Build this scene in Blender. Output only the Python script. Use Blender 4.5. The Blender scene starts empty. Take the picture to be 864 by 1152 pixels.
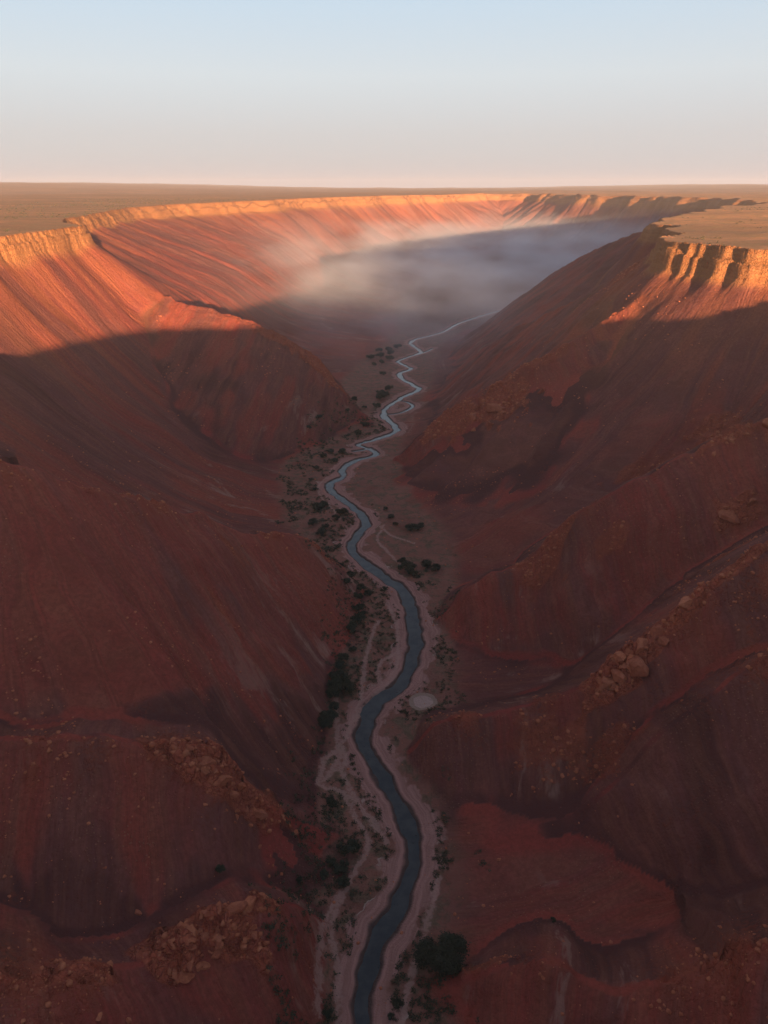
import bpy, math, random
import numpy as np
from mathutils import Vector, Matrix, noise as mn
random.seed(7)
F = np.float32
scn = bpy.context.scene
COL = scn.collection
SUN_AZ, SUN_EL = 18.0, 5.2        # degrees: from behind the camera towards its right, above the horizon

# ------------------------------------------------------------------ numpy noise
def _hash(ix, iy, seed):
    h = (ix.astype(np.uint32) * np.uint32(374761393) + iy.astype(np.uint32) * np.uint32(668265263)
         + np.uint32((seed * 2246822519) & 0xffffffff))
    h = (h ^ (h >> np.uint32(13))) * np.uint32(1274126177)
    h = h ^ (h >> np.uint32(16))
    return h
def perlin(x, y, seed=0):
    x = np.asarray(x, F); y = np.asarray(y, F)
    fx = np.floor(x); fy = np.floor(y)
    ix = fx.astype(np.int32); iy = fy.astype(np.int32)
    dx = x - fx; dy = y - fy
    u = dx*dx*dx*(dx*(dx*6-15)+10); v = dy*dy*dy*(dy*(dy*6-15)+10)
    def g(i, j):
        h = _hash(ix+i, iy+j, seed)
        a = h.astype(F) * F(2*math.pi/4294967296.0)
        return np.cos(a)*(dx-i) + np.sin(a)*(dy-j)
    a = g(0,0); b = g(1,0); c = g(0,1); d = g(1,1)
    return (a + u*(b-a) + v*((c + u*(d-c)) - (a + u*(b-a)))) * F(1.5)
def fbm(x, y, seed=0, o=4):
    s = 0; a = 1.0; f = 1.0
    for i in range(o):
        s = s + a*perlin(x*F(f), y*F(f), seed+i*17); a *= .5; f *= 2.03
    return s
def ridged(x, y, seed=0): return 1 - 2*np.abs(perlin(x, y, seed))
def sstep(a, b, x):
    t = np.clip((x-a)/(b-a), 0, 1); return t*t*(3-2*t)
def worley(x, y, seed):
    fx = np.floor(x).astype(np.int32); fy = np.floor(y).astype(np.int32)
    d1 = np.full(x.shape, 9, F); d2 = np.full(x.shape, 9, F); rnd = np.zeros(x.shape, F)
    for i in (-1,0,1):
        for j in (-1,0,1):
            h = _hash(fx+i, fy+j, seed); h2 = _hash(fx+i, fy+j, seed+91)
            px = fx+i + (h & np.uint32(65535)).astype(F)/65535; py = fy+j + (h2 & np.uint32(65535)).astype(F)/65535
            d = np.sqrt((px-x)**2 + (py-y)**2)
            near = d < d1
            d2 = np.where(near, d1, np.minimum(d2, d)); rnd = np.where(near, (h2 >> np.uint32(16)).astype(F)/65535, rnd)
            d1 = np.where(near, d, d1)
    return d1, d2, rnd

# ------------------------------------------------------------------ plan of the canyon, in metres (camera above the origin)
def catmull(P, n=4, closed=False):
    P = [np.array(p, float) for p in P]; out = []; L = len(P)
    for i in range(L if closed else L-1):
        p1 = P[i]; p2 = P[(i+1) % L]
        p0 = P[i-1] if (i > 0 or closed) else p1
        p3 = P[(i+2) % L] if (i+2 < L or closed) else p2
        for k in range(n):
            t = k/n
            out.append(.5*((2*p1)+(-p0+p2)*t+(2*p0-5*p1+4*p2-p3)*t*t+(-p0+3*p1-3*p2+p3)*t**3))
    if not closed: out.append(P[-1])
    return np.array(out)
RIM = [(-40,-152),(-120,-140),(-190,-90),(-204,0),(-208,120),(-208,250),(-206,415),(-199,495),(-214,535),(-250,590),(-268,680),(-292,820),(-300,950),
       (-288,1060),(-241,1240),(-150,1500),(-44,1760),(90,2020),(230,2200),(340,2290),(430,2200),(480,2020),(560,1820),
       (604,1670),(640,1480),(645,1370),(605,1275),(540,1150),(430,990),(330,840),(262,730),(248,680),(222,640),(232,600),(205,560),(196,500),
       (172,466),(158,432),(160,408),(180,368),(205,345),(228,300),(238,250),(232,160),(236,80),(220,0),(160,-90),(60,-150)]  # out-of-view right recess and headwall, shaped for sun and shadow
FLOOR = [(-20,-60),(-20,60),(-18,110),(-22,140),(-17,180),(-22,215),(-24,262),(-45,320),(-56,400),(-40,450),(-22,500),(-34,560),(-24,640),
         (0,730),(20,830),(20,1000),(60,1300),(130,1560),(240,1800),(330,1900),(420,1760),(500,1560),(480,1380),(400,1200),(300,1060),(190,960),(108,860),
         (60,760),(42,640),(32,560),(15,500),(8,420),(14,350),(26,300),(28,262),(22,225),(20,180),(14,158),(12,130),(14,95),(16,0),(14,-60)]
RIDGES = {  # crest points, flank slope
 'A': ([(250.7,688.6,-33),(237.8,715.9,-39.5),(215.4,763.4,-57.1),(189.8,817.8,-84.1),(160,881,-126.1),(136.4,931.2,-149.8)], .62),
 'B': ([(184,455,-27),(170.4,463.6,-35),(159.3,479.3,-46.6),(136.2,512.3,-70.3),(113.3,544.8,-90.9),(97.8,566.8,-104.8),(58.9,622.2,-149.9)], .66),
 'C': ([(176,411,-33),(165.9,411,-39.9),(141,409.1,-57.1),(100.9,406.2,-82.6),(51.5,402.5,-110),(28.6,400.8,-125.5),(4.3,399,-149.8)], .66),
 'R2': ([(165,232,-47),(129.9,232,-71.1),(118.1,231.6,-76.3),(92.7,230.7,-89.9),(78.4,230.2,-99.8),(62.2,229.7,-111.7),(52,229.3,-124.2),(32.9,228.6,-133.2),(15.2,228,-150.3)], .66),
 'R3': ([(150,158,-50),(120,157,-64),(95.1,157,-80.1),(89.4,157.1,-86.4),(80.2,157.2,-96.8),(70.5,157.3,-107.8),(63.2,157.3,-115),(53.2,157.5,-125.5),(31.8,157.7,-133.4),(12.1,157.9,-138.3),(6,158,-149.2)], .7),
 'R3b': ([(130,138,-68),(87.8,134,-97.9),(74.3,132.5,-109.5),(63.6,131.4,-120.5),(56.5,130.6,-132.4),(47.5,129.7,-141.8),(28.5,127.6,-148.6)], .6),
 'R4': ([(110,60,-80),(64.9,79,-116.1),(59.6,80.6,-125.6),(49.4,83.6,-134.1),(39.9,86.5,-137.3),(30.2,89.3,-136.5),(16.4,93.4,-147)], .6),
 'L1': ([(-212,516,-30),(-199.9,514.2,-44),(-171.6,509.8,-61),(-131.7,503.5,-74),(-98.1,498.3,-82),(-68.2,493.6,-94.3),(-50.2,490.8,-105.5),(-32.2,488,-125.1),(-16.9,485.6,-145)], .6),
 'L2': ([(-190,178,-38),(-140,170,-49),(-115,168,-57),(-99.9,174.1,-64.1),(-90.9,184.2,-73.6),(-80.4,195.9,-83.5),(-67.1,210.8,-95.2),(-53.9,225.5,-109.7),(-29.1,253.3,-128),(-16.8,267,-149)], .6),
 'L3': ([(-160,98,-52),(-115,107,-80),(-79.7,115.1,-103.1),(-67.5,117.8,-106.1),(-52.3,121.2,-111.9),(-39.6,124,-115.6),(-34.6,125.2,-124.7),(-27.3,126.8,-135.7),(-13.9,129.8,-147.5)], .6),
 'L4': ([(-110,40,-76),(-60.1,70.9,-112.6),(-47.4,80.5,-125.5),(-39.1,86.8,-127.5),(-31.3,92.7,-128.3),(-23.7,98.4,-130.9),(-12.3,107,-147.7)], .62),
}
RIVER = [(-3,-60,4),(-4,-30,5),(-2,0,6),(-3,25,6),(-3.6,50,6),(-4,68,5.8),(-4.1,78,5.8),(-4.2,85.8,6),(-3.7,94.4,6.3),(-.4,104.1,6.5),(4.1,112.8,6.4),(7.2,122.3,6.5),(6.8,131.5,6.4),(3.1,141.7,6.2),(-1.8,152.9,6.5),(-5.5,161.7,6.8),(-5.7,171.2,7.4),(-2,181.6,8),(5.3,190.5,8.2),(9.9,202.6,8.3),(11.4,218.7,8.2),(10.7,233.7,8.2),(8.6,248.2,8.6),(3,257.5,8.2),(-6.6,270.4,7.3),(-13.6,283.6,6.8),(-15,291,6.5),(-11.8,303.5,6.8),(-8.7,313.3,6.9),(-11.6,324.6,6.7),(-20,340.2,6.5),(-27.8,353.2,6.2),(-30,364.6,6.4),(-23.6,374.5,5.4),(-24.3,386.3,5.2),(-18.2,401,5),(-9.7,407.2,4.4),(-4.9,413.5,4.2),(-8.4,422,4),(-16.4,430.4,3.8),(-4.1,442.3,4.6),(6.6,455.3,5),(8.5,464.9,5),(4.4,479,5),(-.6,496,4.6),(2.7,516.5,4),(9.5,531,4.1),(14.6,543.7,4.4),(28.1,565.1,5),(23.7,582.1,4.4),(15.3,603.2,4.6),(14.1,622.4,4.7),(24.1,637,4.2),(19.6,651,4),(13.4,668,4.2),(23.2,687.2,4),(36.2,707.4,4.4),(34.3,724.4,4.2),(28,751.2,4.4),(33.6,775.1,4.2),(50.8,795,4.2),(68.8,821.7,4.4),(84.6,861.6,4.4),(101.6,892.4,4.8),(150,965,5),(230,1060,5),(320,1220,6),(400,1420,6)]
BRANCH = [[(-.6,496,3),(11.6,500.5,2.6),(21.3,516.5,3.2),(18,529,2.6),(9.6,533.5,2.6)],[(34,700,3),(44,715,3),(49.6,728,2)],[(-8.4,424,2.6),(-14,420,3),(-19,418.3,3)]]
TRACKS = [[(-17.5,144.8),(-17,154.6),(-12.3,162.5),(-8.8,173.2),(-3.4,183.8),(2.4,192.8),(5.0,205.2),(4.5,227.5),(.8,240.1)],
 [(-17.5,144.8),(-10.1,142.9),(-3.9,135.8),(.7,127.5)],[(-17.5,144.8),(-12.8,156.4),(-13.8,165.4),(-15.1,177.3),(-14.8,181.6)],
 [(0,187.8),(-2.1,196.2),(-.6,202.6),(5.7,208.3)],[(-10.8,169.3),(-7.7,181.6),(-6.2,205.2),(-2.4,227.5)],
 [(-12.4,163.6),(-13.9,158.1),(-9.8,146.4),(-7.1,140.2),(-1.6,131.5)],[(-17.5,144.8),(-15,150.6),(-11.2,154.6),(-12.3,162.5)],
 [(-9,80),(-9.5,94.4),(-11.5,106.2),(-7.5,118),(-3.7,126.9),(-7.3,134.9),(-11.3,143.2),(-17.5,144.8)],
 [(-13,86),(-13.6,96),(-13.5,104),(-10.5,113)],[(3,82),(5,92),(9,104),(13,118)],[(-22,318),(-26,330),(-33,345),(-36,362),(-30,378)],
 [(8,270),(2,283),(-3,296),(0,312)],[(14,292),(4,300),(-2,310)]]

FOOT = {'L2': (50, 66), 'L3': (19, 30), 'R2': (42, 66), 'R3': (20, 34), 'C': (60, 100)}   # where the red face gives way to scree, darkened in colour for the gully shadow, metres below the crest
NEAR_RED = {'A': .1, 'B': .22, 'C': .85, 'R2': .78, 'R3': .42, 'R3b': -.1, 'R4': .8, 'L1': .3, 'L2': .85, 'L3': .62, 'L4': .72}
# ------------------------------------------------------------------ grid
def axis(segs):
    out = [segs[0][0]]
    for (a, b, s0, s1) in segs:
        n = max(2, int(round(abs(b-a)/((s0+s1)/2) if abs(s1-s0) < 1e-6 else abs(b-a)*math.log(s1/s0)/(s1-s0))))
        t = np.arange(1, n+1)/n
        if abs(s1-s0) < 1e-6: v = a+(b-a)*t
        else:
            r = s1/s0; v = a+(b-a)*((r**t-1)/(r-1))
        out += list(v)
    return np.array(out, F)
XS = axis([(-9000,-450,400,4),(-450,-225,4,.75),(-225,180,.66,.66),(180,260,.75,2.2),(260,680,2.6,3.2),(680,9000,4,400)])
YS = axis([(-3000,-250,150,12),(-250,50,12,1.2),(50,440,.66,.66),(440,1150,.7,3.0),(1150,2400,3.2,3.6),(2400,9500,4,420)])
NX, NY = len(XS), len(YS)
X, Y = np.meshgrid(XS, YS)
X = X.astype(F); Y = Y.astype(F)

def seg_dist(PX, PY, P, closed=False, vals=None):
    """distance to a polyline, arc length at the nearest point, interpolated vals"""
    P = np.asarray(P, float); n = len(P)
    D = np.full(PX.shape, 1e12, F); A = np.zeros(PX.shape, F)
    V = None if vals is None else np.zeros(PX.shape, F)
    s = 0.0
    for i in range(n if closed else n-1):
        ax, ay = P[i][:2]; bx, by = P[(i+1) % n][:2]
        ex, ey = bx-ax, by-ay; L2 = ex*ex+ey*ey; L = math.sqrt(L2)
        t = np.clip(((PX-F(ax))*F(ex)+(PY-F(ay))*F(ey))*F(1/L2), 0, 1)
        d = (PX-F(ax)-t*F(ex))**2+(PY-F(ay)-t*F(ey))**2
        m = d < D
        D = np.where(m, d, D); A = np.where(m, s+t*F(L), A)
        if V is not None: V = np.where(m, vals[i]+t*F(vals[(i+1) % n]-vals[i]), V)
        s += L
    return np.sqrt(D), A, V
def inside(PX, PY, P):
    r = np.zeros(PX.shape, bool); n = len(P)
    for i in range(n):
        ax, ay = P[i]; bx, by = P[(i+1) % n]
        if ay == by: continue
        m = ((ay > PY) != (by > PY)) & (PX < (bx-ax)*(PY-ay)/(by-ay)+ax)
        r ^= m
    return r

def plateau(x, y):
    z = -24 - 4*sstep(20, 200, x)*(1-sstep(500, 1300, y)) + 4.5*sstep(500, 1900, y)
    far = sstep(150, 900, np.hypot(x-60, (y-700)*.45)-330)
    z = z + far*(5*fbm(x/520, y/700, 5, 3))
    z = z + .35*fbm(x/45, y/60, 8, 3)
    z = z + 46*sstep(0, 1, (-x-100)/3000)*sstep(1600, 4500, y) + 34*sstep(0, 1, (x-900)/2600)*sstep(1600, 4500, y)
    z = z - 8*sstep(190, 235, x)*sstep(520, 380, x)*sstep(-260, -80, y)*sstep(270, 170, y)  # unseen right plateau lowered to let sun onto the upper right slope
    z = z + 3.2*perlin(x/300, y/52, 12)*sstep(170, 300, x)
    z = z + 6*sstep(3500, 8000, y)
    z = z + 95*sstep(30, 160, -y - .9*(x+70))*sstep(-130, -270, x)*sstep(60, -60, y)  # unseen mesa behind the camera, added to block sky light
    z = z - 9*sstep(10, -70, x)*sstep(-40, -150, y)*sstep(-230, -120, x)  # unseen headwall lowered to shape the shadow edge on the left wall
    return z

def heights(X, Y):
    rim = catmull(RIM, 3, True); flo = catmull(FLOOR, 3, True)
    farw = sstep(520, 1300, Y)                                  # the far walls carry broader buttresses
    wx = X + perlin(X/38, Y/38, 21)*3*(1-farw) + farw*perlin(X/120, Y/120, 22)*22
    wy = Y + perlin(X/38, Y/38, 23)*3*(1-farw) + farw*perlin(X/120, Y/120, 24)*22
    dr, ar, _ = seg_dist(wx, wy, rim, True)
    inr = inside(wx, wy, rim)
    dr = np.where(inr, dr, -dr)
    fx = X + perlin(X/22, Y/22, 31)*3; fy = Y + perlin(X/22, Y/22, 33)*4
    df, af, _ = seg_dist(fx, fy, flo, True)
    df = np.where(inside(fx, fy, flo), -df, df)
    # buttresses and flutes along the rim
    rgt = sstep(60, 120, X)*sstep(600, 450, Y)
    arw = ar + 7*perlin(ar/31, ar*0+5, 46)
    fl = (2.6*rgt*ridged(arw/20, ar*0+3, 41) + (1-rgt)*3.2*perlin(arw/37, ar*0+1, 47) + (.8+.7*rgt)*perlin(arw/8.5, dr/30, 42)*(1+perlin(ar/45, ar*0, 49)) + .5*perlin(ar/3.4, dr/14, 43))*(1-.5*farw) \
         + farw*(.35+.65*sstep(-150, 250, X))*(16*ridged((ar+30*perlin(ar/160, ar*0, 48))/105, dr/400, 44) + 6*ridged(arw/43, dr/300, 45))
    fade = np.exp(-np.maximum(dr-5, 0)/(5+120*farw))
    drc = dr + fl*fade - 1.0
    zp = plateau(X, Y)
    # cliff band
    ch = 9.5 + 3.2*perlin(ar/60, ar*0, 51) + 2.4*perlin(ar/17, ar*0+4, 54)*(1-farw) + 6*farw + 3.5*rgt
    # lower, softer scarp where the photographed rim crumbles into scree
    cw = 1.5 + 1.0*perlin(ar/33, ar*0+7, 52) + 5*farw
    tier = .45+.4*perlin(ar/25, ar*0+2, 53)
    cl = tier*sstep(0, 1, drc/cw) + (1-tier)*sstep(0, 1, (drc-cw*1.1-1.2)/cw)
    zf = -149.3 + .25*fbm(X/14, Y/14, 61, 3)
    zc = zp - ch
    d0 = np.maximum(drc - cw*2, 0); d1 = np.maximum(df, 0)
    u = d0/(d0+d1+1e-3); u = np.where(df <= 0, 1, u)
    pw = 1.72 + .1*farw + .6*sstep(0, 60, X)*sstep(420, 480, Y)*sstep(1000, 800, Y) - .62*sstep(-90, -170, X)*sstep(470, 510, Y)
    prof = 1-(1-u)**pw
    base = np.where(drc > 0, zp - ch*cl + (zf-zc)*prof*(drc > cw*2), zp)
    A = ar.copy(); B = np.maximum(drc, 0); ID = np.zeros_like(X)
    slope_w = sstep(0, 12, d0)*sstep(0, 8, d1)
    # spurs
    H = base.copy()
    crest = np.zeros_like(X)
    RED = .38 + .55*fbm(X/75, Y/120, 66, 3)
    for k, (name, (P, sl)) in enumerate(RIDGES.items()):
        C = catmull(P, 4)
        x0, x1, y0, y1 = C[:,0].min()-150, C[:,0].max()+150, C[:,1].min()-150, C[:,1].max()+150
        i0, i1 = np.searchsorted(YS, [y0, y1]); j0, j1 = np.searchsorted(XS, [x0, x1])
        S = np.s_[i0:i1, j0:j1]
        x = X[S]; y = Y[S]
        wob = 2.2*perlin(x/17, y/17, 71+k) + 1.0*perlin(x/6, y/6, 171+k)
        d, _, z = seg_dist(x + wob, y + wob*.8, C, False, C[:,2])
        d1s, a, _ = seg_dist(x, y, C)
        lump = 1.1*perlin(a/11, a*0, 81+k) + .6*perlin(a/4, a*0, 91+k)
        e0 = C[-1]-C[0]; sg = int(np.sign(e0[0]))
        up = (y < np.interp(x, C[:,0][::sg], C[:,1][::sg]))
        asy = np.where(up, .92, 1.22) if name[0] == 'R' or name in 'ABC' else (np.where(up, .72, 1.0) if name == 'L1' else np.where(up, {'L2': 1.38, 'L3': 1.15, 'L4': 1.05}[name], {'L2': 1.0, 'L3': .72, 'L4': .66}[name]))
        R = z + lump*np.exp(-d/12) - asy*sl*(np.sqrt(d*d+4)-2)*(1+.05*perlin(a/30, d/60, 99+k))
        h = H[S].copy(); kk = 1.6 + 6.5*sstep(5, 16, d)
        t = np.clip(.5+.5*(R-h)/kk, 0, 1)
        new = h*(1-t)+R*t + kk*t*(1-t)
        ok = (drc[S] > 0)
        H[S] = np.where(ok, new, h)
        w = ok & (R > h)
        A[S] = np.where(w, a + 700*(k+1), A[S]); B[S] = np.where(w, d1s, B[S]); ID[S] = np.where(w, k+1, ID[S])
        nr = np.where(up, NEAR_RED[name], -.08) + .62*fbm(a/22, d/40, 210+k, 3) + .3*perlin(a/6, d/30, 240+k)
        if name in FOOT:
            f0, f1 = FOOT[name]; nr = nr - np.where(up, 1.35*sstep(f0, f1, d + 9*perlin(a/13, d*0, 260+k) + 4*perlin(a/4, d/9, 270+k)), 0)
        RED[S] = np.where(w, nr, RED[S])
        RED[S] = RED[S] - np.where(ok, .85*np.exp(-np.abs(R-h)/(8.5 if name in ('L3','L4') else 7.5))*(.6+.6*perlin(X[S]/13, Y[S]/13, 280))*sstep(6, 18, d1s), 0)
        slope_w[S] = np.where(w, sstep(0, 3, d), slope_w[S])*np.where(ok, sstep(0, 7, np.abs(R-h)), 1)
        crest[S] = np.where(w, np.exp(-d/5), crest[S]*np.exp(-np.maximum(R-h+4, 0)/4))
    above = np.maximum(H - zf, 0)
    sw = slope_w*sstep(0.3, 7, above)*(drc > 0)
    # gullies and rills running down the fall line
    q = perlin(X/60, Y/60, 101)
    g = 2.2*ridged(A/46, B/260, 111) + 1.2*ridged(A/19+q*.5, B/140, 112) + .6*ridged(A/8+q, B/90, 113) \
        + .22*ridged(A/3.9+q, B/60, 114)
    g = g - 1.85
    amp = (1-.5*farw*sstep(0, -120, X))*sstep(0, 85, B+4)*(.4+.7*np.clip(perlin(X/90, Y/90, 116)+.5, 0, 1))*(1+(.3+1.1*sstep(-150, 100, X))*farw)*(1-.35*sstep(-90, -140, X)*(1-farw))
    H = H + g*amp*sw
    H = H + sw*(.9*fbm(X/26, Y/26, 121, 3) + .10*perlin(X/3.1, Y/3.1, 124)*(1-farw))
    H = np.where(drc > 0, np.maximum(H, zf - .05 + .02*df*0), H)
    # rocky bands: jointed blocks
    rock = np.zeros_like(X)
    for (x, y, rx, ry, s) in OUT:
        d = ((X-x)/rx)**2 + ((Y-y)/ry)**2
        d = d*(1+.9*perlin(X/5, Y/5, 131))
        rock = np.maximum(rock, s*(1-sstep(.35, 1.25, d)))
    cn = perlin(A/23, B*0, 141)
    rib = perlin(A/15, B/70, 301) + .55*perlin(A/5.5, B/16, 302) + .5*perlin(X/60, Y/60, 303)
    rock = np.maximum(rock, .62*sstep(.72, 1.0, rib)*sstep(3, 10, above)*(drc > 4)*(1-farw)*(np.clip(RED, 0, 1)*.6+.4))
    rock = np.maximum(rock, .8*crest*sstep(-.05, .35, cn)*sstep(4, 14, above))
    cm = (1-sstep(0, 6+6*farw, drc-2*cw))*sstep(-1.5, .4, drc)
    m = (rock > .02) | ((cm > .02) & (farw < .3))
    xx, yy = X[m], Y[m]
    w1 = xx + perlin(xx/3, yy/3, 151)*1.2; w2 = yy + perlin(xx/3, yy/3, 152)*1.2
    d1_, d2_, r1 = worley(w1/4.2, w2/3.4, 161)
    e1, e2, r2 = worley(w1/1.8, w2/1.7, 162)
    blk = (r1-.25)*3.0*sstep(0, .22, d2_-d1_) + (r2-.4)*1.3*sstep(0, .25, e2-e1) - .5*(1-sstep(0, .12, d2_-d1_))
    H[m] += blk*np.maximum(rock[m]*.85, .35*cm[m]*(farw[m] < .3))
    # river bed
    rv = catmull(RIVER, 4)
    dv, av, wv = seg_dist(X + 1.1*perlin(X/7, Y/7, 171) + .4*perlin(X/2.6, Y/2.6, 175), Y + .9*perlin(X/6, Y/6, 172), rv, False, rv[:,2])
    dv = dv - wv*(.31+.16*sstep(300, 480, Y))
    for b in BRANCH:
        c = catmull(b, 3); d_, _, w_ = seg_dist(X, Y, c, False, c[:,2]); dv = np.minimum(dv, d_-w_*.45)
    near = sstep(16, 3, dv)
    H = H*(1-near) + near*np.minimum(H, -149.55 + .02*np.maximum(dv, 0) + .1*perlin(X/3, Y/3, 174))
    H = H - 1.3*sstep(.5, -1.5, dv)
    # dry washes and tracks, slightly sunk
    dt = np.full(X.shape, 99, F)
    for T in TRACKS:
        c = catmull(T, 4)
        i0, i1 = np.searchsorted(YS, [c[:,1].min()-30, c[:,1].max()+30]); j0, j1 = np.searchsorted(XS, [c[:,0].min()-30, c[:,0].max()+30])
        S = np.s_[i0:i1, j0:j1]
        d_, _, _ = seg_dist(X[S]+.5*perlin(X[S]/4, Y[S]/4, 181), Y[S], c); dt[S] = np.minimum(dt[S], d_)
    H = H - .18*sstep(1.0, .2, dt)
    return H, A, B, slope_w, drc, df, cm, rock, dv, dt, np.clip(RED, -1, 1)

# outcrops: x, y, radius x, radius y, strength
OUT = [(-45,121,8,3.5,1.2),(-36,122,8,6,1.5),(-28,125,5,4,.7),(-60,117,8,3,.4),(-40,86,7,5,1.4),(-31,90,7,5,1.5),(-24,97,4,3,1),(-52,78,4,4,.8),
       (61,154,7.5,7,2.5),(68,155.5,6,5,1.7),(77,156.5,7,3.5,1.4),(88,157,8,2.5,.8),(108,157,10,3,.8),
       (42,148,8,8,.6),(55,139,8,5,.6),(50,146,5,5,.7),(95,150,5,5,.5),
       (66,388,16,14,1.3),(44,392,11,12,1.3),(30,396,9,9,1.0),(92,403,14,6,.6),
       (-45,488,18,9,.9),(-70,492,20,7,.7),(-100,497,20,5,.5),(150,470,10,10,.6),
       (118,230,10,4,.9),(135,228,9,6,.9),(62,229,8,4,.7),(56,222,7,6,.7),(78,215,6,5,.5),(112,205,7,5,.8),(100,185,7,4,.7),
       (70,76,7,4,1.0),(20,93,5,2,.6),(-86,190,8,3,.5),(-100,172,10,3,.5),(-30,252,12,4,.5),(148,300,12,12,.7),(120,300,18,6,.5),(136,268,12,8,.5)]
H, A, B, ID, DRC, DF, CM, ROCK, DV, DT, ZP = heights(X, Y)

def ground(x, y):
    j = int(np.clip(np.searchsorted(XS, x)-1, 0, NX-2)); i = int(np.clip(np.searchsorted(YS, y)-1, 0, NY-2))
    tx = (x-XS[j])/(XS[j+1]-XS[j]); ty = (y-YS[i])/(YS[i+1]-YS[i])
    return float((H[i,j]*(1-tx)+H[i,j+1]*tx)*(1-ty)+(H[i+1,j]*(1-tx)+H[i+1,j+1]*tx)*ty)

# ------------------------------------------------------------------ material helpers
class NT:
    def __init__(s, name, world=None):
        if world is None:
            s.m = bpy.data.materials.new(name); s.m.use_nodes = True; s.t = s.m.node_tree
        else: s.t = world.node_tree
        s.t.nodes.clear()
    def n(s, typ, **kw):
        nd = s.t.nodes.new(typ)
        for k, v in kw.items():
            if k.startswith('i_'): nd.inputs[k[2:].replace('_', ' ')].default_value = v
            else: setattr(nd, k, v)
        return nd
    def l(s, a, b): s.t.links.new(a, b)
    def math(s, op, a, b=None, c=None, clamp=False):
        nd = s.n('ShaderNodeMath', operation=op); nd.use_clamp = clamp
        for i, v in enumerate((a, b, c)):
            if v is None: continue
            if hasattr(v, 'links'): s.l(v, nd.inputs[i])
            else: nd.inputs[i].default_value = v
        return nd.outputs[0]
    def attr(s, name): return s.n('ShaderNodeAttribute', attribute_name=name)
    def noise(s, vec, scale=1, detail=3, rough=.55, dist=0, lo=.35, hi=.65):
        nd = s.n('ShaderNodeTexNoise'); nd.inputs['Scale'].default_value = scale
        nd.inputs['Detail'].default_value = detail; nd.inputs['Roughness'].default_value = rough
        nd.inputs['Distortion'].default_value = dist
        if vec is not None: s.l(vec, nd.inputs['Vector'])
        return s.ramp(nd.outputs[0], lo, hi)
    def ramp(s, v, lo, hi, a=0, b=1):
        nd = s.n('ShaderNodeMapRange', interpolation_type='SMOOTHSTEP'); s.l(v, nd.inputs['Value'])
        nd.inputs['From Min'].default_value = lo; nd.inputs['From Max'].default_value = hi
        nd.inputs['To Min'].default_value = a; nd.inputs['To Max'].default_value = b
        return nd.outputs['Result']
    def mix(s, f, a, b, mode='MIX'):
        nd = s.n('ShaderNodeMix', data_type='RGBA', blend_type=mode)
        for v, i in ((f, 0), (a, 6), (b, 7)):
            if hasattr(v, 'links'): s.l(v, nd.inputs[i])
            elif i == 0: nd.inputs[i].default_value = v
            else: nd.inputs[i].default_value = (*v, 1)
        return nd.outputs[2]
    def xyz(s, x, y, z=0):
        nd = s.n('ShaderNodeCombineXYZ')
        for i, v in enumerate((x, y, z)):
            if hasattr(v, 'links'): s.l(v, nd.inputs[i])
            else: nd.inputs[i].default_value = v
        return nd.outputs[0]
    def pos(s): return s.n('ShaderNodeNewGeometry').outputs['Position']
    def scale(s, v, k):
        nd = s.n('ShaderNodeVectorMath', operation='MULTIPLY'); s.l(v, nd.inputs[0]); nd.inputs[1].default_value = k
        return nd.outputs[0]
    def bsdf(s, col, rough=.9, bump=None, bstr=.5, bdist=1, spec=.2):
        b = s.n('ShaderNodeBsdfPrincipled')
        if hasattr(col, 'links'): s.l(col, b.inputs['Base Color'])
        else: b.inputs['Base Color'].default_value = (*col, 1)
        if hasattr(rough, 'links'): s.l(rough, b.inputs['Roughness'])
        else: b.inputs['Roughness'].default_value = rough
        b.inputs['Specular IOR Level'].default_value = spec
        if bump is not None:
            bn = s.n('ShaderNodeBump'); bn.inputs['Strength'].default_value = bstr; bn.inputs['Distance'].default_value = bdist
            s.l(bump, bn.inputs['Height']); s.l(bn.outputs[0], b.inputs['Normal'])
        o = s.n('ShaderNodeOutputMaterial'); s.l(b.outputs[0], o.inputs['Surface'])
        return b

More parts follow.
